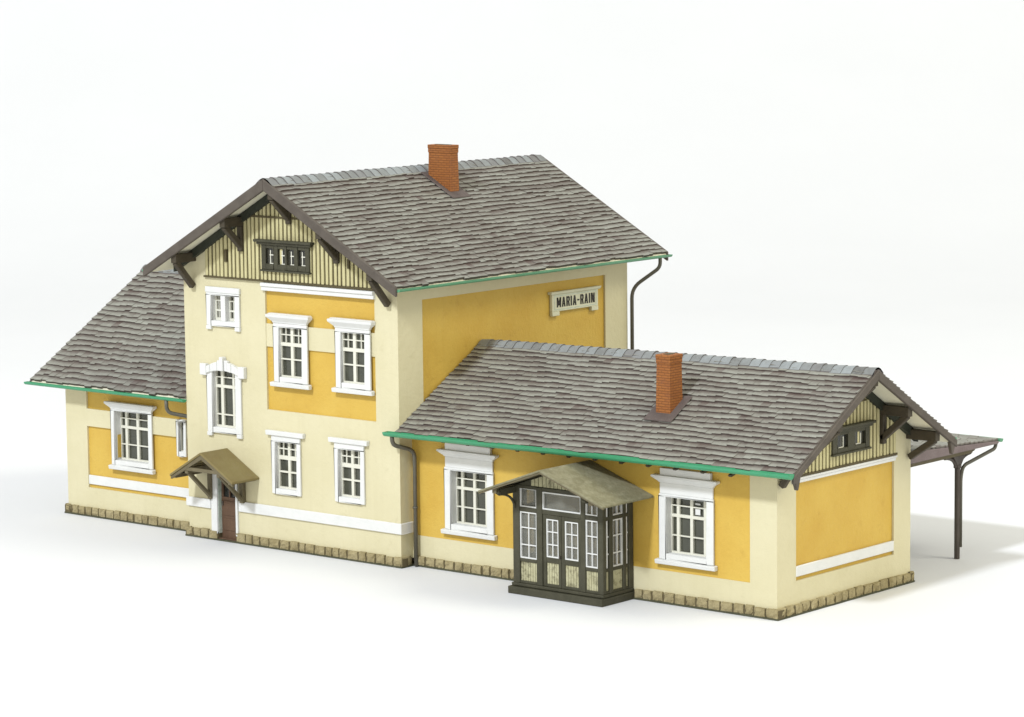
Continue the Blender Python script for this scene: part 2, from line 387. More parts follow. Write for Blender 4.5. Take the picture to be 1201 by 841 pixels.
w=MB()                                                          # left wing
PL=(-24.49,XL+1,2.66,3.17); 
w.slab(FY(0),(XLL,XL),(.20,3.80),HOLES['left']+[(-24.49,XL+1,.85,2.66),(-24.49,XL+1,3.17,4.2)],.0,.06)
w.slab(BX(XLL),(.06,DL),(.20,3.80),[],.0,.06); w.slab(BY(DL),(XLL+.06,XL),(.20,3.80),[],.0,.06)
lz=lambda y: ZLR-.24-(ZLR-3.90)/(DL/2-.2+.49)*abs(y-(DL/2-.2))
w.prism([(.06,3.80),(DL,3.80),(DL,lz(DL)),(DL/2-.2,lz(DL/2-.2)),(.06,lz(.06))],'x',XLL,XLL+.25)
wl=w.build('wall',M['cream'],house)
p=MB(); p.slab(FY(.061),(XLL+.07,XL),(.25,3.78),HOLES['left'],.0,.25); p.build('wall_panel',M['yellow'],wl)
p=MB(); p.box(XLL+.3,XL-.1,1.3,1.4,.1,3.7); p.build('room_partition',M['inside'],wl)

# white string courses
def course(x0,x1,z0,z1,y0,y1,parent=house): 
    m=MB(); m.box(x0,x1,y0,y1,z0,z1); return m.build('string_course',M['white'],parent,bevel=.012)
m=MB(); m.box(XL-.06,-18.93,-T-.06,-T+.0,.87,1.13); m.build('string_course',M['white'],house,bevel=.012)
m=MB(); m.box(-17.84,XR+.06,-T-.06,-T,.90,1.19); m.box(XR+.001,XR+.06,-T,-.02,.90,1.19); m.build('string_course',M['white'],house,bevel=.012)
m=MB(); m.box(-16.76,-12.62,-T-.09,-T+.05,7.13,7.25); m.box(-16.76,-12.62,-T-.13,-T+.05,7.25,7.345); m.build('string_course',M['white'],house,bevel=.012)
course(-24.48,XL-.01,.95,1.22,.0,.058)
m=MB(); m.box(-.055,.01,.802,5.138,.94,1.20); m.build('string_course',M['white'],house,bevel=.012)
m=MB(); m.box(-.055,.05,.60,5.16,3.27,3.355); m.box(-.0,.085,.55,5.18,3.355,3.41); m.build('string_course',M['white'],house,bevel=.012)

# ------------------------------------------------------------------ plinths: rough stone blocks on a thin dark base plate
def stones(mb, a, b, out, z0=.05, z1=.275, thick=.16):
    a=Vector(a); b=Vector(b); out=Vector(out); d=(b-a); L=d.length; d.normalize(); s=0
    mb.hexa([a+out*.06+Vector((0,0,z0-.01)),b+out*.06+Vector((0,0,z0-.01)),b-out*thick+Vector((0,0,z0-.01)),a-out*thick+Vector((0,0,z0-.01))],
            [a+out*.06+Vector((0,0,z1-.035)),b+out*.06+Vector((0,0,z1-.035)),b-out*thick+Vector((0,0,z1-.035)),a-out*thick+Vector((0,0,z1-.035))],1)
    while s<L-.05:
        w=min(random.uniform(.25,.41),L-s)
        if L-s-w<.16: w=L-s
        g=.028; zt=z1+random.uniform(-.018,.012); o1=.10+random.uniform(-.014,.016)
        p0=a+d*(s+g); p1=a+d*(s+w-g); nx=4; nz=3
        # rock-faced front: a small jittered grid
        grid=[]
        for j in range(nz+1):
            row=[]
            for i in range(nx+1):
                e=(i in (0,nx)) or (j in (0,nz))
                q=p0.lerp(p1,i/nx)+Vector((0,0,z0+(zt-z0)*j/nz))+out*(o1-(.022 if e else 0)+random.uniform(-.018,.018))
                row.append(q)
            grid.append(row)
        for j in range(nz):
            for i in range(nx): mb.face([grid[j][i],grid[j][i+1],grid[j+1][i+1],grid[j+1][i]],0)
        bk=lambda q: Vector((q.x,q.y,q.z))-out*(o1+.08)
        for i in range(nx): mb.face([grid[nz][i],grid[nz][i+1],bk(grid[nz][i+1]),bk(grid[nz][i])],0); mb.face([grid[0][i+1],grid[0][i],bk(grid[0][i]),bk(grid[0][i+1])],0)
        for j in range(nz): mb.face([grid[j][nx],bk(grid[j][nx]),bk(grid[j+1][nx]),grid[j+1][nx]],0); mb.face([grid[j][0],grid[j+1][0],bk(grid[j+1][0]),bk(grid[j][0])],0)
        s+=w
PM=[M['stone'],M['joint'],M['plate']]
m=MB(); stones(m,(XL-.1,-T,0),(DX0,-T,0),(0,-1,0)); stones(m,(DX1,-T,0),(XR+.1,-T,0),(0,-1,0)); stones(m,(XR,-T-.08,0),(XR,-.12,0),(1,0,0)); m.box(XL-.09,XR+.09,-T-.09,.3,.001,.045,2)
stones(m,(XL,-T-.08,0),(XL,-.12,0),(-1,0,0)); m.build('plinth',PM,house)
m=MB(); stones(m,(XR+.1,0,0),(-7.45,0,0),(0,-1,0)); stones(m,(-4.35,0,0),(.1,0,0),(0,-1,0)); stones(m,(0,-.08,0),(0,D+.1,0),(1,0,0)); stones(m,(.08,D,0),(XR,D,0),(0,1,0))
m.box(XR+.1,.09,-.09,D+.09,.001,.045,2); m.build('plinth',PM,house)
m=MB(); stones(m,(XLL-.1,0,0),(XL-.1,0,0),(0,-1,0)); stones(m,(XLL,DL,0),(XLL,-.08,0),(-1,0,0)); m.box(XLL-.09,XL-.1,-.09,DL,.001,.045,2); m.build('plinth',PM,house)

# ------------------------------------------------------------------ roofs
def tiled(mb, E0,E1,R1,R0, n, tw, mi=0, th=.062, lift=.050, seed=0, bare=None):
    rnd=random.Random(seed)
    E0,E1,R0,R1=map(Vector,(E0,E1,R0,R1))
    L=(E1-E0).length; nt_=int(L/tw); N=(E1-E0).cross(R0-E0).normalized()
    if N.z<0: N=-N
    def P(u,v): return E0.lerp(E1,u).lerp(R0.lerp(R1,u),v)
    wob=[rnd.uniform(0,6.28) for _ in range(4)]
    for i in range(n):
        off=(.5 if i%2 else 0)+rnd.uniform(-.12,.12); us=[0.0]
        k=0
        while us[-1]<1:
            k+=1; us.append(min(1,(k-off+rnd.uniform(-.13,.13))/nt_)) if (k-off)/nt_>us[-1]+.3/nt_ else None
        tone=rnd.uniform(.3,.7); brown=0
        for a,b in zip(us[:-1],us[1:]):
            if b-a<1e-4: continue
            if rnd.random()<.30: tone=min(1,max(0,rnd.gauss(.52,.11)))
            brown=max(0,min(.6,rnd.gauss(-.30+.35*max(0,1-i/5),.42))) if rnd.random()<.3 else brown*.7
            v0=(i+rnd.uniform(-.07,.07))/n; v1=min(1.0,(i+1.25)/n); l0=lift+rnd.uniform(-.010,.014); l1=.008
            wv=.10*math.sin(a*31+wob[0]+i*.7)/n+.07*math.sin(a*77+wob[1]+i*1.9)/n
            v0=max(v0+wv,-.2/n); dv=rnd.uniform(-.06,.06)/n
            ta,tb=P(a,v0)+N*(l0+rnd.uniform(-.006,.006)),P(b,v0+dv)+N*(l0+rnd.uniform(-.006,.006)); tc,td=P(b,v1)+N*l1,P(a,v1)+N*l1
            ba,bb=ta-N*th,tb-N*th
            # dry-brushed face, brown wash gathered in the recess under the next course
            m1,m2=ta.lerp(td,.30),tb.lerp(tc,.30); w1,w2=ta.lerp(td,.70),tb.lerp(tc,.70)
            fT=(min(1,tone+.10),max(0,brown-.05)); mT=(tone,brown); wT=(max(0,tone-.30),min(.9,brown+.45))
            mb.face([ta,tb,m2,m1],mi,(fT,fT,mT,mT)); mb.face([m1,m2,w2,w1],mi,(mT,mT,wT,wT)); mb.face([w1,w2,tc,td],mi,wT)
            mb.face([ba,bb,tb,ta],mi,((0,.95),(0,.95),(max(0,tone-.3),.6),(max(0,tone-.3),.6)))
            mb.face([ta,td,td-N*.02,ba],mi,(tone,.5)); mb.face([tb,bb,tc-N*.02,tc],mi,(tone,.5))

def caps(mb, a, b, sl0, sl1, w, step, lift=.05, mi=0, seed=1):
    """Ridge tiles: folded caps lapped along the ridge. sl0/sl1: unit vectors running down each slope."""
    rnd=random.Random(seed); a=Vector(a); b=Vector(b); sl0=Vector(sl0).normalized(); sl1=Vector(sl1).normalized(); d=(b-a); L=d.length; d.normalize()
    n0=Vector((0,0,1)); k=int(L/step)
    def prof(p,l,ww):
        up=Vector((0,0,1))
        return [p+sl0*ww+up*(l*.7), p+sl0*ww*.5+up*(l+.02), p+sl0*.05+up*(l+.01), p+sl1*.05+up*(l+.01), p+sl1*ww*.5+up*(l+.02), p+sl1*ww+up*(l*.7)]
    for i in range(k):
        p0=a+d*(L*i/k-.02); p1=a+d*(L*(i+1)/k+.01); t=(min(1,max(0,rnd.gauss(.55,.22))), max(0,rnd.gauss(-.1,.25)))
        l0=lift+.028+rnd.uniform(-.008,.008); l1=lift+rnd.uniform(-.006,.006); ww=w+rnd.uniform(-.02,.02)
        A=prof(p0,l0,ww*1.03); B=prof(p1,l1,ww*.97)
        for q in range(5): mb.face([A[q],A[q+1],B[q+1],B[q]],mi,t)
        low=[x-Vector((0,0,.05)) for x in A]
        for q in range(5): mb.face([low[q],low[q+1],A[q+1],A[q]],mi,(t[0]-.3,.6))
        C2=[x-Vector((0,0,.05)) for x in B]
        for q in range(5): mb.face([B[q],B[q+1],C2[q+1],C2[q]],mi,(t[0]-.3,.6))
        if i in (0,k-1):
            E=A if i==0 else B
            mb.face([x for x in E]+[E[5]-Vector((0,0,.10)),(a if i==0 else b)-Vector((0,0,.10)),E[0]-Vector((0,0,.10))],mi,(.2,.6))
        mb.face([A[0],B[0],C2[0],low[0]],mi,(t[0]-.2,.5)); mb.face([A[5],low[5],C2[5],B[5]],mi,(t[0]-.2,.5))

def board(mb, E0,E1,R1,R0, th=.10, mi=0, top=0):
    v=[Vector(p) for p in (E0,E1,R1,R0)]
    dn=Vector((0,0,-th)); tp=Vector((0,0,-.03))
    mb.hexa([p+dn for p in v],[p+tp for p in v],mi)

# middle block: gable to the front, ridge along Y
xl0,xr0=XM-THW,XM+THW
r0=house
m=MB()
for sx in (-1,1):
    x=XM+sx*THW
    E0,E1,R1,R0=(x,TY0,TE),(x,TY1,TE),(XM,TY1,TZ),(XM,TY0,TZ)
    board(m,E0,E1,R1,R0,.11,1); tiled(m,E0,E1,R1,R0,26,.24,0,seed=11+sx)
roofT=m.build('roof',[M['tile'],M['soffit']],house)
m=MB(); caps(m,(XM,TY0,TZ),(XM,TY1,TZ),(-THW,0,-(TZ-TE)),(THW,0,-(TZ-TE)),.36,.31,seed=3); m.build('ridge_tiles',M['ridge'],roofT)
def bargeT(y0,y1,h0=-.27,h1=.045):
    for sx in (-1,1):
        a=Vector((XM,0,TZ)); b=Vector((XM+sx*(THW+.02),0,TE-.01))
        m=MB(); m.prism([(a.x,a.z+h0),(b.x,b.z+h0+.05),(b.x,b.z+h1),(a.x,a.z+h1)],'y',y0,y1); m.build('bargeboard',M['barge'],roofT,bevel=.015)
bargeT(TY0-.06,TY0+.04); bargeT(TY1-.04,TY1+.05)
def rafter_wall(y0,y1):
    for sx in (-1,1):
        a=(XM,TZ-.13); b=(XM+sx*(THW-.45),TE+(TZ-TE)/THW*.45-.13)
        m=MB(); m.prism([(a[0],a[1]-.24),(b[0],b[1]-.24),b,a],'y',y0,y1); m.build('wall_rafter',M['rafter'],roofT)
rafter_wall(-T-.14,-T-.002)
def zT(x): return TZ-(TZ-TE)/THW*abs(x-XM)
for x in (-19.42,-17.50,-15.66,-13.92,-12.12):
    z=zT(x)-.12
    m=MB(); m.box(x-.10,x+.10,TY0+.03,-T-.001,z-.30,z-.05); m.build('purlin',M['brown'],roofT,bevel=.012)
    m=MB(); low = abs(x-XM)>3
    m.beam((x,TY0+.12,z-.28),(x,-T-.06,z-(1.00 if low else .88)),.17,.16,(1,0,0))
    if not low: m.box(x-.085,x+.085,-T-.15,-T-.022,z-1.0,z-.30)
    m.build('bracket',M['brown'],roofT,bevel=.02)

# right wing: gable to the right, ridge along X
def wing_roof(x0,x1,y0,y1,ze,zr0,zr1,n,tw,seed,dz=0):
    ym=(y0+y1)/2; m=MB()
    for ye in (y0,y1):
        E0,E1,R1,R0=(x0,ye,ze-dz),(x1,ye,ze),(x1,ym,zr1),(x0,ym,zr0)
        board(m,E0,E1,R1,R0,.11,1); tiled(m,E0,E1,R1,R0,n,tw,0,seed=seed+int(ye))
    return m,ym
OG=.93
m,ymR=wing_roof(XR+.01,OG,-.64,6.54,3.74,5.74,5.90,21,.24,40,.09)
roofR=m.build('roof',[M['tile'],M['soffit']],house)
m=MB(); caps(m,(OG,ymR,5.90),(XR+.01,ymR,5.74),(0,-3.59,-2.12),(0,3.59,-2.12),.30,.31,seed=9); m.build('ridge_tiles',M['ridge'],roofR)
for sy in (-1,1):
    b=(ymR+sy*3.62,3.72); m=MB(); m.prism([(ymR,5.90-.25),(b[0],b[1]-.20),(b[0],b[1]-.005),(ymR,5.90-.005)],'x',OG-.04,OG+.06)
    m.prism([(b[0]-sy*.30,b[1]-.03),(b[0]-sy*.20,b[1]-.36),(b[0]-sy*.15,b[1]-.36),(b[0]-sy*.02,b[1]-.06)],'x',OG-.07,OG+.035); m.build('bargeboard',M['barge'],roofR,bevel=.015)
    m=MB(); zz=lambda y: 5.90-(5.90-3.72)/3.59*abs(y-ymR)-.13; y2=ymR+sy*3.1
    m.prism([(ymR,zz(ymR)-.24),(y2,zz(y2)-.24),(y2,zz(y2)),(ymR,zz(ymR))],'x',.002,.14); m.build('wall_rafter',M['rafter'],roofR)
for y in (.12,1.40,ymR,4.50,5.78):
    z=5.90-(5.90-3.72)/3.59*abs(y-ymR)-.12
    m=MB(); m.box(.001,(.50 if y<1 else OG-.03),y-.10,y+.10,z-.30,z-.05); m.build('purlin',M['brown'],roofR,bevel=.012)
    m=MB(); low=abs(y-ymR)>2
    m.beam(((.40 if y<1 else OG-.12),y,z-.28),(.06,y,z-(.78 if low else .92)),.16,.17,(0,1,0))
    if not low: m.box(.022,.15,y-.085,y+.085,z-1.05,z-.30)
    m.build('bracket',M['brown'],roofR,bevel=.02)

# left wing
m,ymL=wing_roof(XLL-.97,XL-.01,-.49,DL-.4+.49,3.91,ZLR,ZLR,23,.24,70)
roofL=m.build('roof',[M['tile'],M['soffit']],house)
m=MB(); caps(m,(XLL-.97,ymL,ZLR),(XL-.01,ymL,ZLR),(0,-4.79,-2.95),(0,4.79,-2.95),.28,.31,seed=5); m.build('ridge_tiles',M['ridge'],roofL)
for sy in (-1,1):
    b=(ymL+sy*4.80,3.91); m=MB(); m.prism([(ymL,ZLR-.22),(b[0],b[1]-.06),(b[0],b[1]-.02),(ymL,ZLR-.02)],'x',XLL-.99,XLL-.91); m.build('bargeboard',M['barge'],roofL)

# gutters: open half-round channels
def gutter(a,b,r,out,mat,parent,name='gutter',thick=.028):
    m=MB(); a=Vector(a); b=Vector(b); out=Vector(out).normalized(); n=8; P=[]
    for q in range(n+1):
        t=math.pi*q/n; P.append(out*(-math.cos(t)*r)+Vector((0,0,-math.sin(t)*r)))
    Q=[p*((r-thick)/r) for p in P]
    for e,(s0,s1) in enumerate([(P,None),(Q,None)]):
        for q in range(n):
            m.face([a+s0[q],a+s0[q+1],b+s0[q+1],b+s0[q]])
    for p,q in ((P[0],Q[0]),(P[-1],Q[-1])): m.face([a+p,b+p,b+q,a+q])
    for e in (a,b): m.face([e+p for p in P])
    return m.build(name,mat,parent)
gutter((-12.08,-.77,3.675),(.96,-.77,3.775),.125,(0,-1,0),M['green'],roofR)
gutter((XR,6.64,3.72),(.86,6.64,3.74),.10,(0,1,0),M['green'],roofR)
gutter((xr0+.05,TY0+.02,TE-.035),(xr0+.05,TY1+.10,TE-.045),.075,(1,0,0),M['palegreen'],roofT)
gutter((xl0-.05,TY0+.02,TE-.035),(xl0-.05,TY1,TE-.035),.075,(-1,0,0),M['palegreen'],roofT)
gutter((XLL-1.08,-.56,3.87),(XL-.005,-.56,3.87),.085,(0,-1,0),M['green'],roofL)
# rafter ends peeping out under the green gutter
for k in range(15):
    x=-11.0+k*.84
    if x>-.4: break
    m=MB(); m.prism([(-.70,3.58),(-.66,3.53),(-.30,3.62),(-.0,3.78),(-.0,3.88),(-.62,3.60)],'x',x-.045,x+.045); m.build('rafter_end',M['brown'],roofR)

# chimneys
def chimney(cx,cy,wx,wy,z0,z1,slope_axis,parent,taper=.03,fl=.17):
    m=MB(); hx,hy=wx/2,wy/2
    m.hexa([(-hx-taper,-hy-taper,z0),(hx+taper,-hy-taper,z0),(hx+taper,hy+taper,z0),(-hx-taper,hy+taper,z0)],
           [(-hx,-hy,z1-.22),(hx,-hy,z1-.22),(hx,hy,z1-.22),(-hx,hy,z1-.22)])
    m.box(-hx-.012,hx+.012,-hy-.012,hy+.012,z1-.22,z1-.10); m.box(-hx-.02,hx+.02,-hy-.02,hy+.02,z1-.10,z1)
    m.box(-hx+.12,hx-.12,-hy+.12,hy-.12,z1,z1+.012,1)
    return m.build('chimney',[M['brick'],M['plate']],parent,(cx,cy,0),bevel=.012)
chimney(-4.06,1.06,.42,.50,3.9,6.13,'y',roofR)
chimney(-14.94,4.98,.80,.34,8.8,10.86,'x',roofT)
def flashing(pts,parent):
    m=MB(); m.hexa([Vector(p)-Vector((0,0,.04)) for p in pts],pts); m.build('flashing',M['flash'],parent,bevel=.02)
def rW(x,y): return 3.72+(5.83-3.72)/3.59*(y+.64)+.10
def rT(x,y): return TZ-(TZ-TE)/THW*abs(x-XM)+.09
X0,X1,Y0,Y1=-4.06-.44,-4.06+.44,1.06-.52,1.06+.40
flashing([(X0,Y0,rW(0,Y0)),(X1,Y0,rW(0,Y0)),(X1,Y1,rW(0,Y1)),(X0,Y1,rW(0,Y1))],roofR)
X0,X1,Y0,Y1=-14.94-.55,-14.94+.66,4.98-.36,4.98+.42
flashing([(X0,Y0,rT(X0,0)),(X1,Y0,rT(X1,0)),(X1,Y1,rT(X1,0)),(X0,Y1,rT(X0,0))],roofT)

# ------------------------------------------------------------------ boarded gables
def boarding(axis, w0, u0, u1, z0, zf, pitch, name, rail=None, skip=None):
    """Vertical planks over a dark backing; zf(u) is the underside of the roof."""
    m=MB(); sgn=-1 if axis=='y' else 1
    us=sorted(set([u0,u1]+([ (XM if axis=='y' else ymR) ] if u0<(XM if axis=='y' else ymR)<u1 else [])))
    poly=[(u0,z0),(u1,z0)]+[(u,zf(u)) for u in reversed(us)]
    m.prism(poly,axis,w0,w0+sgn*.02,1)
    u=u0+.03
    while u<u1-.06:
        g=pitch*random.uniform(.34,.46); e=min(u+pitch-g,u1-.02); t=.055+random.uniform(-.012,.012)
        d=random.uniform(-.008,.008)
        a,b=zf(u)-.01,zf(e)-.01
        if min(a,b)>z0+.08:
            if skip: segs=skip(u,e,z0+.055,min(a,b))
            else: segs=None
            if segs:
                for s0,s1 in segs: m.prism([(u,s0),(e,s0),(e+d,s1),(u+d,s1)],axis,w0,w0+sgn*t)
            else: m.prism([(u,z0+.055),(e,z0+.055),(e+d,b),(u+d,a)],axis,w0,w0+sgn*t)
        u+=pitch
    m.prism([(u0-.03,z0-.0),(u1+.03,z0-.0),(u1+.03,z0+.05),(u0-.03,z0+.05)],axis,w0,w0+sgn*.075,1)
    if rail: m.prism([(rail[0],rail[2]),(rail[1],rail[2]),(rail[1],rail[2]+.055),(rail[0],rail[2]+.055)],axis,w0,w0+sgn*.08,1)
    return m.build(name,[M['plank'],M['plankgap']],house)
boarding('y',-T-.001,-18.95,-12.66,7.37,lambda x: tz(x)+.08,.152,'gable_boarding',rail=(-17.2,-14.5,9.12))
boarding('x',.001,.20,5.16,3.42,lambda y: 5.90-.26-(5.90-3.72)/3.59*abs(y-ymR)+.04,.15,'gable_boarding',rail=(2.2,3.75,4.97))
# attic windows
def attic(axis, u0,u1,z0,z1, lights, w0, capx, capz, label):
    sgn=-1 if axis=='y' else 1
    o=None; m=MB()
    def bx(a,b,c,d,t0,t1,mi=0,mm=None): (mm or m).prism([(a,c),(b,c),(b,d),(a,d)],axis,w0+sgn*t0,w0+sgn*t1,mi)
    prev=u0
    for (a,b,c,d) in lights: bx(prev,a,z0,z1,.05,.12); prev=b
    bx(prev,u1,z0,z1,.05,.12)
    for (a,b,c,d) in lights: bx(a,b,z0,c,.05,.12); bx(a,b,d,z1,.05,.12)
    bx(capx[0],capx[1],capz,capz+.07,.05,.24); bx(capx[0]+.06,capx[1]-.06,capz-.07,capz-.001,.05,.18); bx(u0-.03,u1+.03,z0-.05,z0-.001,.05,.16)
    o=m.build('attic_window',M['porch'],house,bevel=.012,label=label)
    f=MB(); g=MB()
    for (a,b,c,d) in lights:
        mx=a+(b-a)*(.5 if axis=='y' else .66)
        bx(mx-.013,mx+.013,c,d-.05,.068,.080,0,f); bx(mx-.03 if axis=='y' else a+.10,b-.02 if axis=='y' else mx,c,c+.024,.066,.082,0,f)
        if axis=='y': bx(mx-.03,b-.04,(c+d)/2+.02,(c+d)/2+.046,.066,.082,0,f)
        bx(a,b,c,d,.056,.062,0,g)
    f.build('frame',M['sash'],o); g.build('pane',M['panedark'],o)
    return o
attic('y',-16.69,-14.90,7.72,8.44,[(-16.52,-16.22,7.88,8.30),(-16.07,-15.79,7.88,8.30),(-15.76+.03,-15.45,7.88,8.30),(-15.32,-15.04,7.88,8.30)],-T,(-16.88,-14.74),8.47,'brown attic window with four small lights in a row')
attic('x',2.22,3.86,3.80,4.36,[(2.42,2.88,3.92,4.24),(3.18,3.66,3.92,4.24)],.0,(2.10,3.98),4.40,'brown attic window with two lights in the end gable')
for (a,b,c,d) in ((-18.13,-18.05,7.84,8.18),(-13.53,-13.46,7.90,8.16)):
    m=MB(); m.box(a,b,-T-.10,-T-.02,c,d); m.build('vent_slit',M['plankgap'],house)
    

# ------------------------------------------------------------------ main door and its little roof
m=MB(); m.box(-18.90,DX0,-T-.07,-T+.12,.19,DZ); m.box(DX1,-17.87,-T-.07,-T+.12,.19,DZ); m.box(-18.90,-17.87,-T-.07,-T+.12,DZ,DZ+.12)
fr=m.build('door_frame',M['white'],house,bevel=.012)
m=MB(); m.box(DX0+.001,DX0+.012,-T-.02,-T+.108,.20,DZ-.01); m.build('weathered_jamb',M['patina'],fr)
m=MB(); yd=-T+.11
m.box(DX0,DX1,yd,yd+.06,.06,1.22); m.box(DX0,DX0+.07,yd,yd+.06,1.22,DZ); m.box(DX1-.07,DX1,yd,yd+.06,1.22,DZ); m.box(DX0+.07,DX1-.07,yd,yd+.06,1.98,DZ)
m.box(-18.36,-18.32,yd-.01,yd+.05,1.22,1.98); m.box(DX0+.07,DX1-.07,yd-.01,yd+.05,1.58,1.62)
m.box(DX0+.08,DX1-.08,yd-.018,yd,.28,.62); m.box(DX0+.08,DX1-.08,yd-.018,yd,.70,1.12); m.box(DX0+.01,DX1-.01,yd-.16,yd,.046,.075)
dr=m.build('door',M['door'],house,bevel=.01)
m=MB(); m.box(DX0+.06,DX1-.06,yd+.05,yd+.06,1.2,2.0); m.build('pane',M['panedark'],dr)
m=MB(); m.box(-18.60,-18.56,yd-.05,yd-.018,.98,1.10); m.build('handle',M['iron'],dr)
cn=bpy.data.objects.new('entrance_canopy',None); COL.objects.link(cn); cn.parent=house
cx,hw,ze,zrg,y0=-18.27,1.22,1.93,2.64,-1.55
for sx in (-1,1):
    m=MB(); nrm=.07
    m.prism([(cx,zrg-nrm),(cx+sx*hw,ze-nrm),(cx+sx*hw,ze),(cx,zrg)],'y',y0,-T-.002); m.build('roof',M['felt'],cn,bevel=.012)
    m=MB(); m.prism([(cx,zrg-.20),(cx+sx*(hw-.02),ze-.14),(cx+sx*(hw-.02),ze-.071),(cx,zrg-.071)],'y',y0+.03,y0+.11); m.build('bargeboard',M['wood2'],cn)
    m=MB(); xb=cx+sx*.62; zb=zrg-.07-(zrg-ze)/hw*.62
    m.box(xb-.06,xb+.06,y0+.06,-T-.002,zb-.22,zb-.06); m.box(xb-.07,xb+.07,-T-.14,-T-.002,1.16,zb-.22)
    m.beam((xb,y0+.16,zb-.20),(xb,-T-.10,1.24),.10,.11,(1,0,0)); m.build('bracket',M['wood2'],cn,bevel=.012)
    m=MB(); m.box(cx+sx*(hw-.16)-.04,cx+sx*(hw-.16)+.04,y0+.05,-T-.002,ze-.10,ze-.0); m.build('purlin',M['wood2'],cn)
m=MB(); m.box(cx-.72,cx+.72,y0+.035,y0+.10,2.08,2.18); m.box(cx-.05,cx+.05,y0+.05,-T-.002,zrg-.22,zrg-.10); m.build('tie_beam',M['wood2'],cn,bevel=.01)

# ------------------------------------------------------------------ glazed porch of the right wing
po=bpy.data.objects.new('porch',None); COL.objects.link(po); po.parent=house
PX0,PX1,PY=-7.32,-4.40,-1.25
m=MB(); m.box(PX0-.09,PX1+.05,PY-.12,-.012,.002,.19); m.box(PX0-.04,PX1+.02,PY-.03,-.012,.20,.28); m.build('base',M['porch'],po,bevel=.015)
PT=2.80
m=MB()
xs=[(-7.32,-7.10),(-6.55,-6.36),(-5.12,-4.97),(-4.58,-4.40)]
for a,b in xs: m.box(a,b,PY,PY+.14,.281,PT)
for a,b,c,d in ((-7.32,-4.40,2.72,2.81),(-7.10,-6.55,2.13,2.25),(-6.36,-5.12,2.13,2.25),(-4.97,-4.58,2.13,2.25),(-7.10,-6.55,.84,.93),(-4.97,-4.58,.84,.93),(-7.10,-6.55,.281,.35),(-4.97,-4.58,.281,.35)):
    m.box(a,b,PY+.012,PY+.128,c,d)
ys=[(-.98,-.83),(-.42,-.30),(-.20,-.014)]
for xx in (PX1,PX0+.14):
    for a,b in ys: m.box(xx-.14,xx,a,b,.281,PT)
    for a,b in ((PY+.14,-.98),(-.83,-.42),(-.30,-.20)):
        for c,d in ((2.72,2.81),(2.13,2.23),(.84,.93),(.281,.35)): m.box(xx-.128,xx-.012,a,b,c,d)
m.build('framing',M['porch'],po,bevel=.012)
def tongue(x0,x1,z0,z1,y,n):
    m=MB(); wv=(x1-x0)/n
    for i in range(n): m.box(x0+i*wv+.006,x0+(i+1)*wv-.006,y,y+.04,z0,z1)
    return m
tongue(-7.10,-6.55,.35,.84,PY+.05,7).build('panel',M['panelcream'],po)
tongue(-4.97,-4.58,.35,.84,PY+.05,5).build('panel',M['panelcream'],po)
for a,b in ((PY+.14,-.98),(-.83,-.42),(-.30,-.20)):
    k=max(1,int((b-a)/.09)); q=(b-a)/k
    for X in (PX1-.09,PX0+.05):
        m=MB()
        for i in range(k): m.box(X,X+.04,a+i*q+.003,a+(i+1)*q-.003,.351,.839)
        m.box(X+.01,X+.03,a,b,.36,.83)
        m.build('panel',M['panelcream'],po)
def muntin(x0,x1,z0,z1,nx,nz,y,zsplit=None,t=.032):
    m=MB()
    m.box(x0,x0+t,y,y+.05,z0,z1); m.box(x1-t,x1,y,y+.05,z0,z1); m.box(x0+t,x1-t,y,y+.05,z0,z0+t); m.box(x0+t,x1-t,y,y+.05,z1-t,z1)
    for i in range(1,nx): xx=x0+(x1-x0)*i/nx; m.box(xx-.012,xx+.012,y+.004,y+.046,z0+t,z1-t)
    for z in (zsplit or [z0+(z1-z0)*j/nz for j in range(1,nz)]): m.box(x0+t,x1-t,y+.006,y+.044,z-.013,z+.013)
    return m
def pane(x0,x1,z0,z1,y,mat='paneclear'):
    m=MB(); m.box(x0,x1,y,y+.012,z0,z1); return m.build('pane',M[mat],po)
for x0,x1 in ((-7.10,-6.55),(-4.97,-4.58)):
    muntin(x0,x1,.93,2.13,2,3,PY+.03,[1.28,1.72]).build('window',M['white'],po); pane(x0,x1,.93,2.13,PY+.085)
    muntin(x0,x1,2.25,2.74,1 if x0<-6 else 2,1,PY+.03).build('window',M['white'],po); pane(x0,x1,2.25,2.74,PY+.085)
muntin(-6.36,-5.12,2.25,2.70,1,1,PY+.03).build('window',M['white'],po); pane(-6.36,-5.12,2.25,2.74,PY+.085)
for a,b in ((-.98+.0,-.83),):
    pass
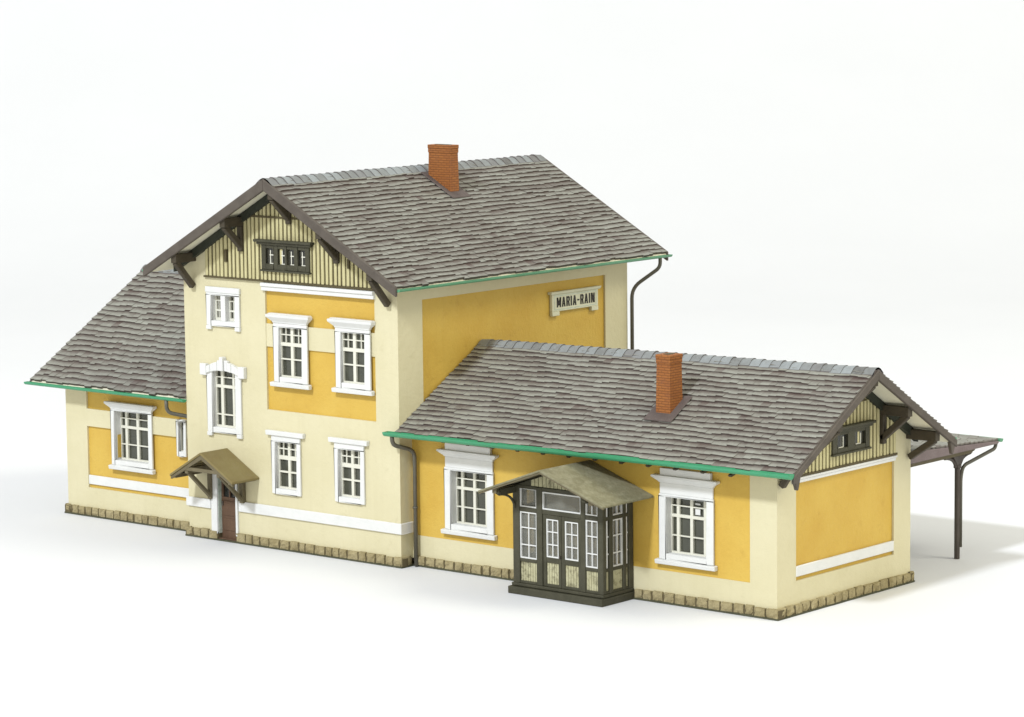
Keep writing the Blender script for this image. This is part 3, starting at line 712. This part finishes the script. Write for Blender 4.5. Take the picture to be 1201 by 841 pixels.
for y0_,y1_ in ((PY+.14,-.98),(-.83,-.42),(-.30,-.20)):
    wide=y1_-y0_>.3
    for z0_,z1_ in ((.93,2.13),(2.23,2.74)):
        m=MB(); X=PX1-.03; t=.035
        if wide:
            m.box(X-.05,X,y0_,y0_+t,z0_,z1_); m.box(X-.05,X,y1_-t,y1_,z0_,z1_); m.box(X-.05,X,y0_+t,y1_-t,z0_,z0_+t); m.box(X-.05,X,y0_+t,y1_-t,z1_-t,z1_)
            m.box(X-.046,X-.004,(y0_+y1_)/2-.015,(y0_+y1_)/2+.015,z0_+t,z1_-t)
            if z0_<1:
                for z in (1.28,1.72): m.box(X-.045,X-.005,y0_+t,y1_-t,z-.016,z+.016)
        else:
            m.box(X-.05,X,(y0_+y1_)/2-.03,(y0_+y1_)/2+.02,z0_,z1_)
            if z0_<1:
                for z in (1.28,1.72): m.box(X-.045,X-.005,y0_,y1_,z-.016,z+.016)
        m.build('window',M['white'],po)
        m=MB(); m.box(PX1-.098,PX1-.085,y0_,y1_,z0_,z1_); m.build('pane',M['paneclear'],po)
        m=MB(); m.box(PX0+.085,PX0+.098,y0_,y1_,z0_,z1_); m.build('pane',M['paneclear'],po)
# double doors
for x0,x1,hx in ((-6.355,-5.765,-5.80),(-5.755,-5.125,-5.72)):
    yy=PY+.03; wx0,wx1=(x0+.11,x1-.09)
    m=MB(); m.box(x0,wx0,yy,yy+.07,.285,2.125); m.box(wx1,x1,yy,yy+.07,.285,2.125); m.box(wx0,wx1,yy,yy+.07,2.02,2.125); m.box(wx0,wx1,yy,yy+.07,.90,1.04); m.box(wx0,wx1,yy,yy+.07,.285,.36)
    m.build('door',M['porch'],po,bevel=.008)
    tongue(wx0,wx1,.36,.90,yy+.025,5).build('panel',M['panelcream'],po)
    muntin(wx0,wx1,1.04,2.02,2,3,yy+.01).build('window',M['white'],po); pane(wx0,wx1,1.04,2.02,yy+.062)
m=MB(); m.box(-5.80,-5.77,PY-.02,PY+.028,1.05,1.12); m.build('handle',M['iron'],po)
# gable and roof of the porch
RX,RH,RZ,RE,RY=-5.76,2.02,3.42,2.70,-2.08
zp=lambda x: RZ-.10-(RZ-RE)/RH*abs(x-RX)
m=MB(); 
m.prism([(PX0,2.805),(PX1,2.805),(PX1,zp(PX1)),(RX,zp(RX)),(PX0,zp(PX0))],'y',PY+.03,PY+.09,1)
x=PX0+.12
while x<PX1-.2:
    if min(zp(x),zp(x+.1))-2.92>.04: m.prism([(x,2.825),(x+.10,2.825),(x+.10,zp(x+.10)-.02),(x,zp(x)-.02)],'y',PY+.005,PY+.029)
    x+=.125
m.build('gable_boarding',[M['panelcream'],M['porch']],po)
for sx in (-1,1):
    m=MB(); m.prism([(RX,RZ-.055),(RX+sx*RH,RE-.055),(RX+sx*RH,RE),(RX,RZ)],'y',RY,-.014); m.build('roof',M['feltpale'],po,bevel=.012)
    m=MB(); m.prism([(RX,RZ-.10),(RX+sx*(RH-.02),RE-.085),(RX+sx*(RH-.02),RE-.056),(RX,RZ-.056)],'y',RY+.025,RY+.09); m.build('bargeboard',M['wood2'],po)
    xb=(PX0+.07) if sx<0 else (PX1-.07); zb=zp(xb)-.02
    m=MB(); m.box(xb-.06,xb+.06,RY+.22,PY+.10,zb-.16,zb); m.tube([(xb,RY+.22,zb-.08),(xb,RY+.15,zb-.06)],.07,8)
    if sx<0: m.tube([(xb,PY-.62*(1-math.cos(k/8*math.pi/2)),2.20+(zb-.14-2.20)*math.sin(k/8*math.pi/2)) for k in range(9)],.035,6)
    m.build('bracket',M['porch'],po)
    m=MB(); m.box(RX+sx*1.55-.06,RX+sx*1.55+.06,RY+.10,-.02,zp(RX+sx*1.55)-.10,zp(RX+sx*1.55)+.03); m.build('purlin',M['wood2'],po)

# ------------------------------------------------------------------ station name board
sign=root_empty('name_sign','cream station name board lettered MARIA-RAIN high on the yellow side wall','sign',(XR-.055,0,0))
def sb(m,x0,x1,y0,y1,z0,z1): m.box(x0,x1,y0,y1,z0,z1)
m=MB(); m.box(.0,.10,5.90,7.96,6.24,6.72); m.box(.0,.11,5.90,6.22,6.12,6.24); m.box(.0,.11,7.66,7.96,6.12,6.24)
m.hexa([(0,5.84,6.72),(.13,5.84,6.72),(.13,8.02,6.72),(0,8.02,6.72)],[(0,5.80,6.80),(.16,5.80,6.80),(.16,8.06,6.80),(0,8.06,6.80)])
m.build('board',M['sign'],sign,bevel=.012)
m=MB(); a0,a1,b0,b1=6.0,7.87,6.285,6.685; t=.018
m.box(.10,.106,a0,a1,b0,b0+t); m.box(.10,.106,a0,a1,b1-t,b1); m.box(.10,.106,a0,a0+t,b0+t,b1-t); m.box(.10,.106,a1-t,a1,b0+t,b1-t); m.build('border_line',M['patina'],sign)
def stroke_text(mb, text, y0, y1, z0, z1, t, x0, x1):
    """Condensed capitals built from straight strokes; t = stroke width."""
    W={'M':1.25,'A':1.05,'R':1.0,'I':.38,'-':.62,'N':1.08}; gap=.30
    tot=sum(W[c] for c in text)+gap*(len(text)-1); k=(y1-y0)/tot; y=y0; H=z1-z0
    def poly(p): mb.prism(p,'x',x0,x1)
    for c in text:
        w=W[c]*k; a,b=y,y+w; e=0
        if c=='I': poly([((a+b)/2-t/2,z0),((a+b)/2+t/2,z0),((a+b)/2+t/2,z1),((a+b)/2-t/2,z1)])
        elif c=='-': poly([(a,z0+H*.42),(b,z0+H*.42),(b,z0+H*.57),(a,z0+H*.57)])
        elif c=='A':
            m_=(a+b)/2
            poly([(a,z0),(a+t,z0),(m_+t*.1,z1),(m_-t*.55,z1)]); poly([(b-t,z0),(b,z0),(m_+t*.55,z1),(m_-t*.1,z1)])
            poly([(a+w*.2,z0+H*.24),(b-w*.2,z0+H*.24),(b-w*.24,z0+H*.36),(a+w*.24,z0+H*.36)])
        elif c in 'MN':
            poly([(a,z0),(a+t,z0),(a+t,z1),(a,z1)]); poly([(b-t,z0),(b,z0),(b,z1),(b-t,z1)])
            if c=='N': poly([(b-t*1.1,z0),(b-t*.05,z0),(a+t*1.1,z1),(a+t*.05,z1)])
            else:
                m_=(a+b)/2
                poly([(m_-t*.45,z0+H*.18),(m_+t*.45,z0+H*.18),(a+t*1.05,z1),(a+t*.05,z1)]); poly([(m_-t*.45,z0+H*.18),(m_+t*.45,z0+H*.18),(b-t*.05,z1),(b-t*1.05,z1)])
        elif c=='R':
            poly([(a,z0),(a+t,z0),(a+t,z1),(a,z1)]); poly([(a+t,z1-t*.9),(b-t*.5,z1-t*.9),(b-t*.4,z1),(a+t,z1)])
            poly([(a+t,z0+H*.42),(b-t*.5,z0+H*.42),(b-t*.4,z0+H*.56),(a+t,z0+H*.56)]); poly([(b-t,z0+H*.46),(b,z0+H*.54),(b,z1-t*.6),(b-t,z1-t*.3)])
            poly([(b-t,z0),(b+t*.1,z0),(b-w*.35+t*.45,z0+H*.48),(b-w*.35-t*.5,z0+H*.48)])
        y+=w+gap*k
m=MB(); stroke_text(m,'MARIA-RAIN',6.10,7.79,6.355,6.63,.052,.1005,.112); m.build('lettering',M['ink'],sign)

# ------------------------------------------------------------------ downpipes
def smooth_path(pts, n=6, k=.35):
    out=[Vector(pts[0])]
    for i in range(1,len(pts)-1):
        a,b,c=map(Vector,(pts[i-1],pts[i],pts[i+1])); r=min((a-b).length,(c-b).length)*.5; r=min(r,k)
        p=b+(a-b).normalized()*r; q=b+(c-b).normalized()*r
        for j in range(n+1): t=j/n; out.append(p*(1-t)**2+b*(2*t*(1-t))+q*t*t)
    out.append(Vector(pts[-1])); return out
def downpipe(pts,r=.06,k=.3,clips=()):
    m=MB(); m.tube(smooth_path(pts,6,k),r,10)
    for (x,y,z) in clips: m.tube([(x,y,z-.03),(x,y,z+.03)],r*1.25,10)
    o=m.build('downpipe',M['pipe'],house); o.data.polygons.foreach_set('use_smooth',[True]*len(o.data.polygons)); return o
downpipe([(-11.86,-.76,3.62),(-11.86,-.74,3.33),(-11.62,-.14,3.14),(-11.62,-.14,.03)],.058,.22,[(-11.62,-.14,1.6)])
downpipe([(-11.10,9.95,7.50),(-11.10,9.95,7.20),(-11.72,9.30+.12,6.62),(-11.72,9.30+.12,.1)],.055,.3)
downpipe([(-20.56,-.58,3.80),(-20.56,-.56,3.45),(-20.10,-.14,3.32),(-19.98,-.14,3.1),(-19.98,-.14,.05)],.055,.2)

# ------------------------------------------------------------------ platform canopy behind the right wing
pc=bpy.data.objects.new('platform_canopy',None); COL.objects.link(pc); pc.parent=house
CX0,CX1,CY0,CY1=-11.0,-.32,D+.07,10.70
zc=lambda y: 3.34-(3.34-3.07)*(y-CY0)/(CY1-CY0)
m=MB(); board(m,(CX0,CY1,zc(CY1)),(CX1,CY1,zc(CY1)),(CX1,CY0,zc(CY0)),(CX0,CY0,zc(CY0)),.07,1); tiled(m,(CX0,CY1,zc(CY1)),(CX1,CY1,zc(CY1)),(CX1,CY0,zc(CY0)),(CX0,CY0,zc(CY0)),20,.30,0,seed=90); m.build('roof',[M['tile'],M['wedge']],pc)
m=MB(); m.prism([(CY0,2.99),(CY1-.05,2.985),(CY1,zc(CY1)-.02),(CY0,zc(CY0)-.02)],'x',CX1-.02,CX1+.04); m.build('end_board',M['wedge'],pc,bevel=.012)
gutter((CX0,CY1+.08,3.10),(CX1+.06,CY1+.08,3.10),.085,(0,1,0),M['palegreen'],pc)
m=MB(); m.box(CX1-.50,CX1-.32,CY0+.05,9.95,2.79,2.96); m.tube([(CX1-.41,9.95,2.875),(CX1-.41,10.10,2.90)],.085,8)
m.build('beam',M['wood2'],pc,bevel=.02)
PXc,PYc=-.74,9.34
m=MB(); m.tube([(PXc,PYc,.002),(PXc,PYc,2.45)],.078,10); m.tube([(PXc,PYc,2.45),(PXc,PYc,2.55)],.11,10)
for sy in (-1,1):
    pts=[(PXc,PYc+sy*(.10+.55*(1-math.cos(t*math.pi/12))),2.48+.30*math.sin(t*math.pi/12)) for t in range(7)]; m.tube(pts,.045,6)
m.hexa([(PXc-.07,PYc-.09,2.52),(PXc+.07,PYc-.09,2.52),(PXc+.07,PYc+.09,2.52),(PXc-.07,PYc+.09,2.52)],[(PXc-.07,PYc-.30,2.79),(PXc+.07,PYc-.30,2.79),(PXc+.07,PYc+.30,2.79),(PXc-.07,PYc+.30,2.79)])
m.build('post',M['iron'],pc,bevel=.012)
m=MB(); m.tube(smooth_path([(-.42,CY1+.06,3.04),(-.42,CY1+.02,2.84),(-.67,9.50,2.50),(-.675,9.40,2.2),(-.675,9.40,.32)],6,.25),.05,10)
o=m.build('downpipe',M['pipe'],pc); o.data.polygons.foreach_set('use_smooth',[True]*len(o.data.polygons))

# ------------------------------------------------------------------ white paper sweep the model stands on
cam_fwd=Vector((-.6419,.7668,0)); side=Vector((.7668,.6419,0)); ctr=Vector((-12,3,0))
prof=[(-160,0),(60,0)]+[(60+70*math.sin(t),70-70*math.cos(t)) for t in [math.pi/2*i/24 for i in range(1,25)]]+[(130,170)]
m=MB()
for (a,za),(b,zb) in zip(prof[:-1],prof[1:]):
    P=lambda d,s,z: (ctr+cam_fwd*d+side*s+Vector((0,0,z)))*S
    m.face([P(a,-260,za),P(a,260,za),P(b,260,zb),P(b,-260,zb)])
bm_,nt,b=new_mat('white_paper'); v=coords(nt,(1,1,1),False)
c=ramp(nt,noise(nt,v,9,5),((.3,(.665,.675,.70)),(.7,(.68,.69,.715))))
nt.links.new(c,b.inputs['Base Color']); b.inputs['Roughness'].default_value=.75; b.inputs['Specular IOR Level'].default_value=.2
bump(nt,b,noise(nt,v,420,3),.04,.02)
bk=m.build('backdrop',bm_,None); bk['kind']='structure'
bk.data.polygons.foreach_set('use_smooth',[True]*len(bk.data.polygons))

# ------------------------------------------------------------------ light: a studio key lamp from the front, two added fill lamps, white surroundings
def area(name, loc, target, size, power, color=(1,1,1)):
    l=bpy.data.lights.new(name,'AREA'); l.shape='DISK'; l.size=size*S; l.energy=power; l.color=color
    o=bpy.data.objects.new(name,l); COL.objects.link(o); o.location=Vector(loc)*S
    d=(Vector(target)-Vector(loc)).normalized(); o.rotation_euler=d.to_track_quat('-Z','Y').to_euler(); return o
kd=Vector((.12,-1,.90)).normalized()
KD=300; KE=2.4
area('key_lamp',Vector((-12,3,3))+kd*KD,(-12,3,3),27,KE*math.pi*(KD*S)**2,(.95,1,1.08))
area('side_fill',(22,8,9),(0,3,2),9,.26*math.pi*(22*S)**2,(1,.97,.85))  # unseen lamp added to brighten the right gable end
fd=Vector((.64,.22,.74)).normalized(); FD=150
area('fill_lamp',Vector((-8,4,3))+fd*FD,(-8,4,3),60,1.2*math.pi*(FD*S)**2,(1,.97,.78))  # added soft light lifting the right-hand faces and the ground shadow
wd=bpy.data.worlds.new('World'); sc.world=wd; wd.use_nodes=True
wd.node_tree.nodes['Background'].inputs['Color'].default_value=(1.0,.975,.87,1)
wd.node_tree.nodes['Background'].inputs['Strength'].default_value=.88

# ------------------------------------------------------------------ camera
f_px=3771.7454; yaw,pitch,roll=.6978,-.1264,-.0113
cd=bpy.data.cameras.new('camera'); cd.sensor_fit='HORIZONTAL'; cd.sensor_width=36; cd.lens=36*f_px/1201
co=bpy.data.objects.new('camera',cd); COL.objects.link(co)
fw=Vector((-math.sin(yaw)*math.cos(pitch),math.cos(yaw)*math.cos(pitch),math.sin(pitch))); r=Vector((math.cos(yaw),math.sin(yaw),0)); u=r.cross(fw)
R=r*math.cos(roll)+u*math.sin(roll); U=-r*math.sin(roll)+u*math.cos(roll)
mw=Matrix((R,U,-fw)).transposed().to_4x4(); mw.translation=Vector((44.4868,-62.9868,16.2595))*S
co.matrix_world=mw; cd.clip_start=.01; cd.clip_end=100
sc.camera=co
sc.view_settings.view_transform='Standard'; sc.view_settings.look='None'; sc.view_settings.exposure=0; sc.view_settings.gamma=1
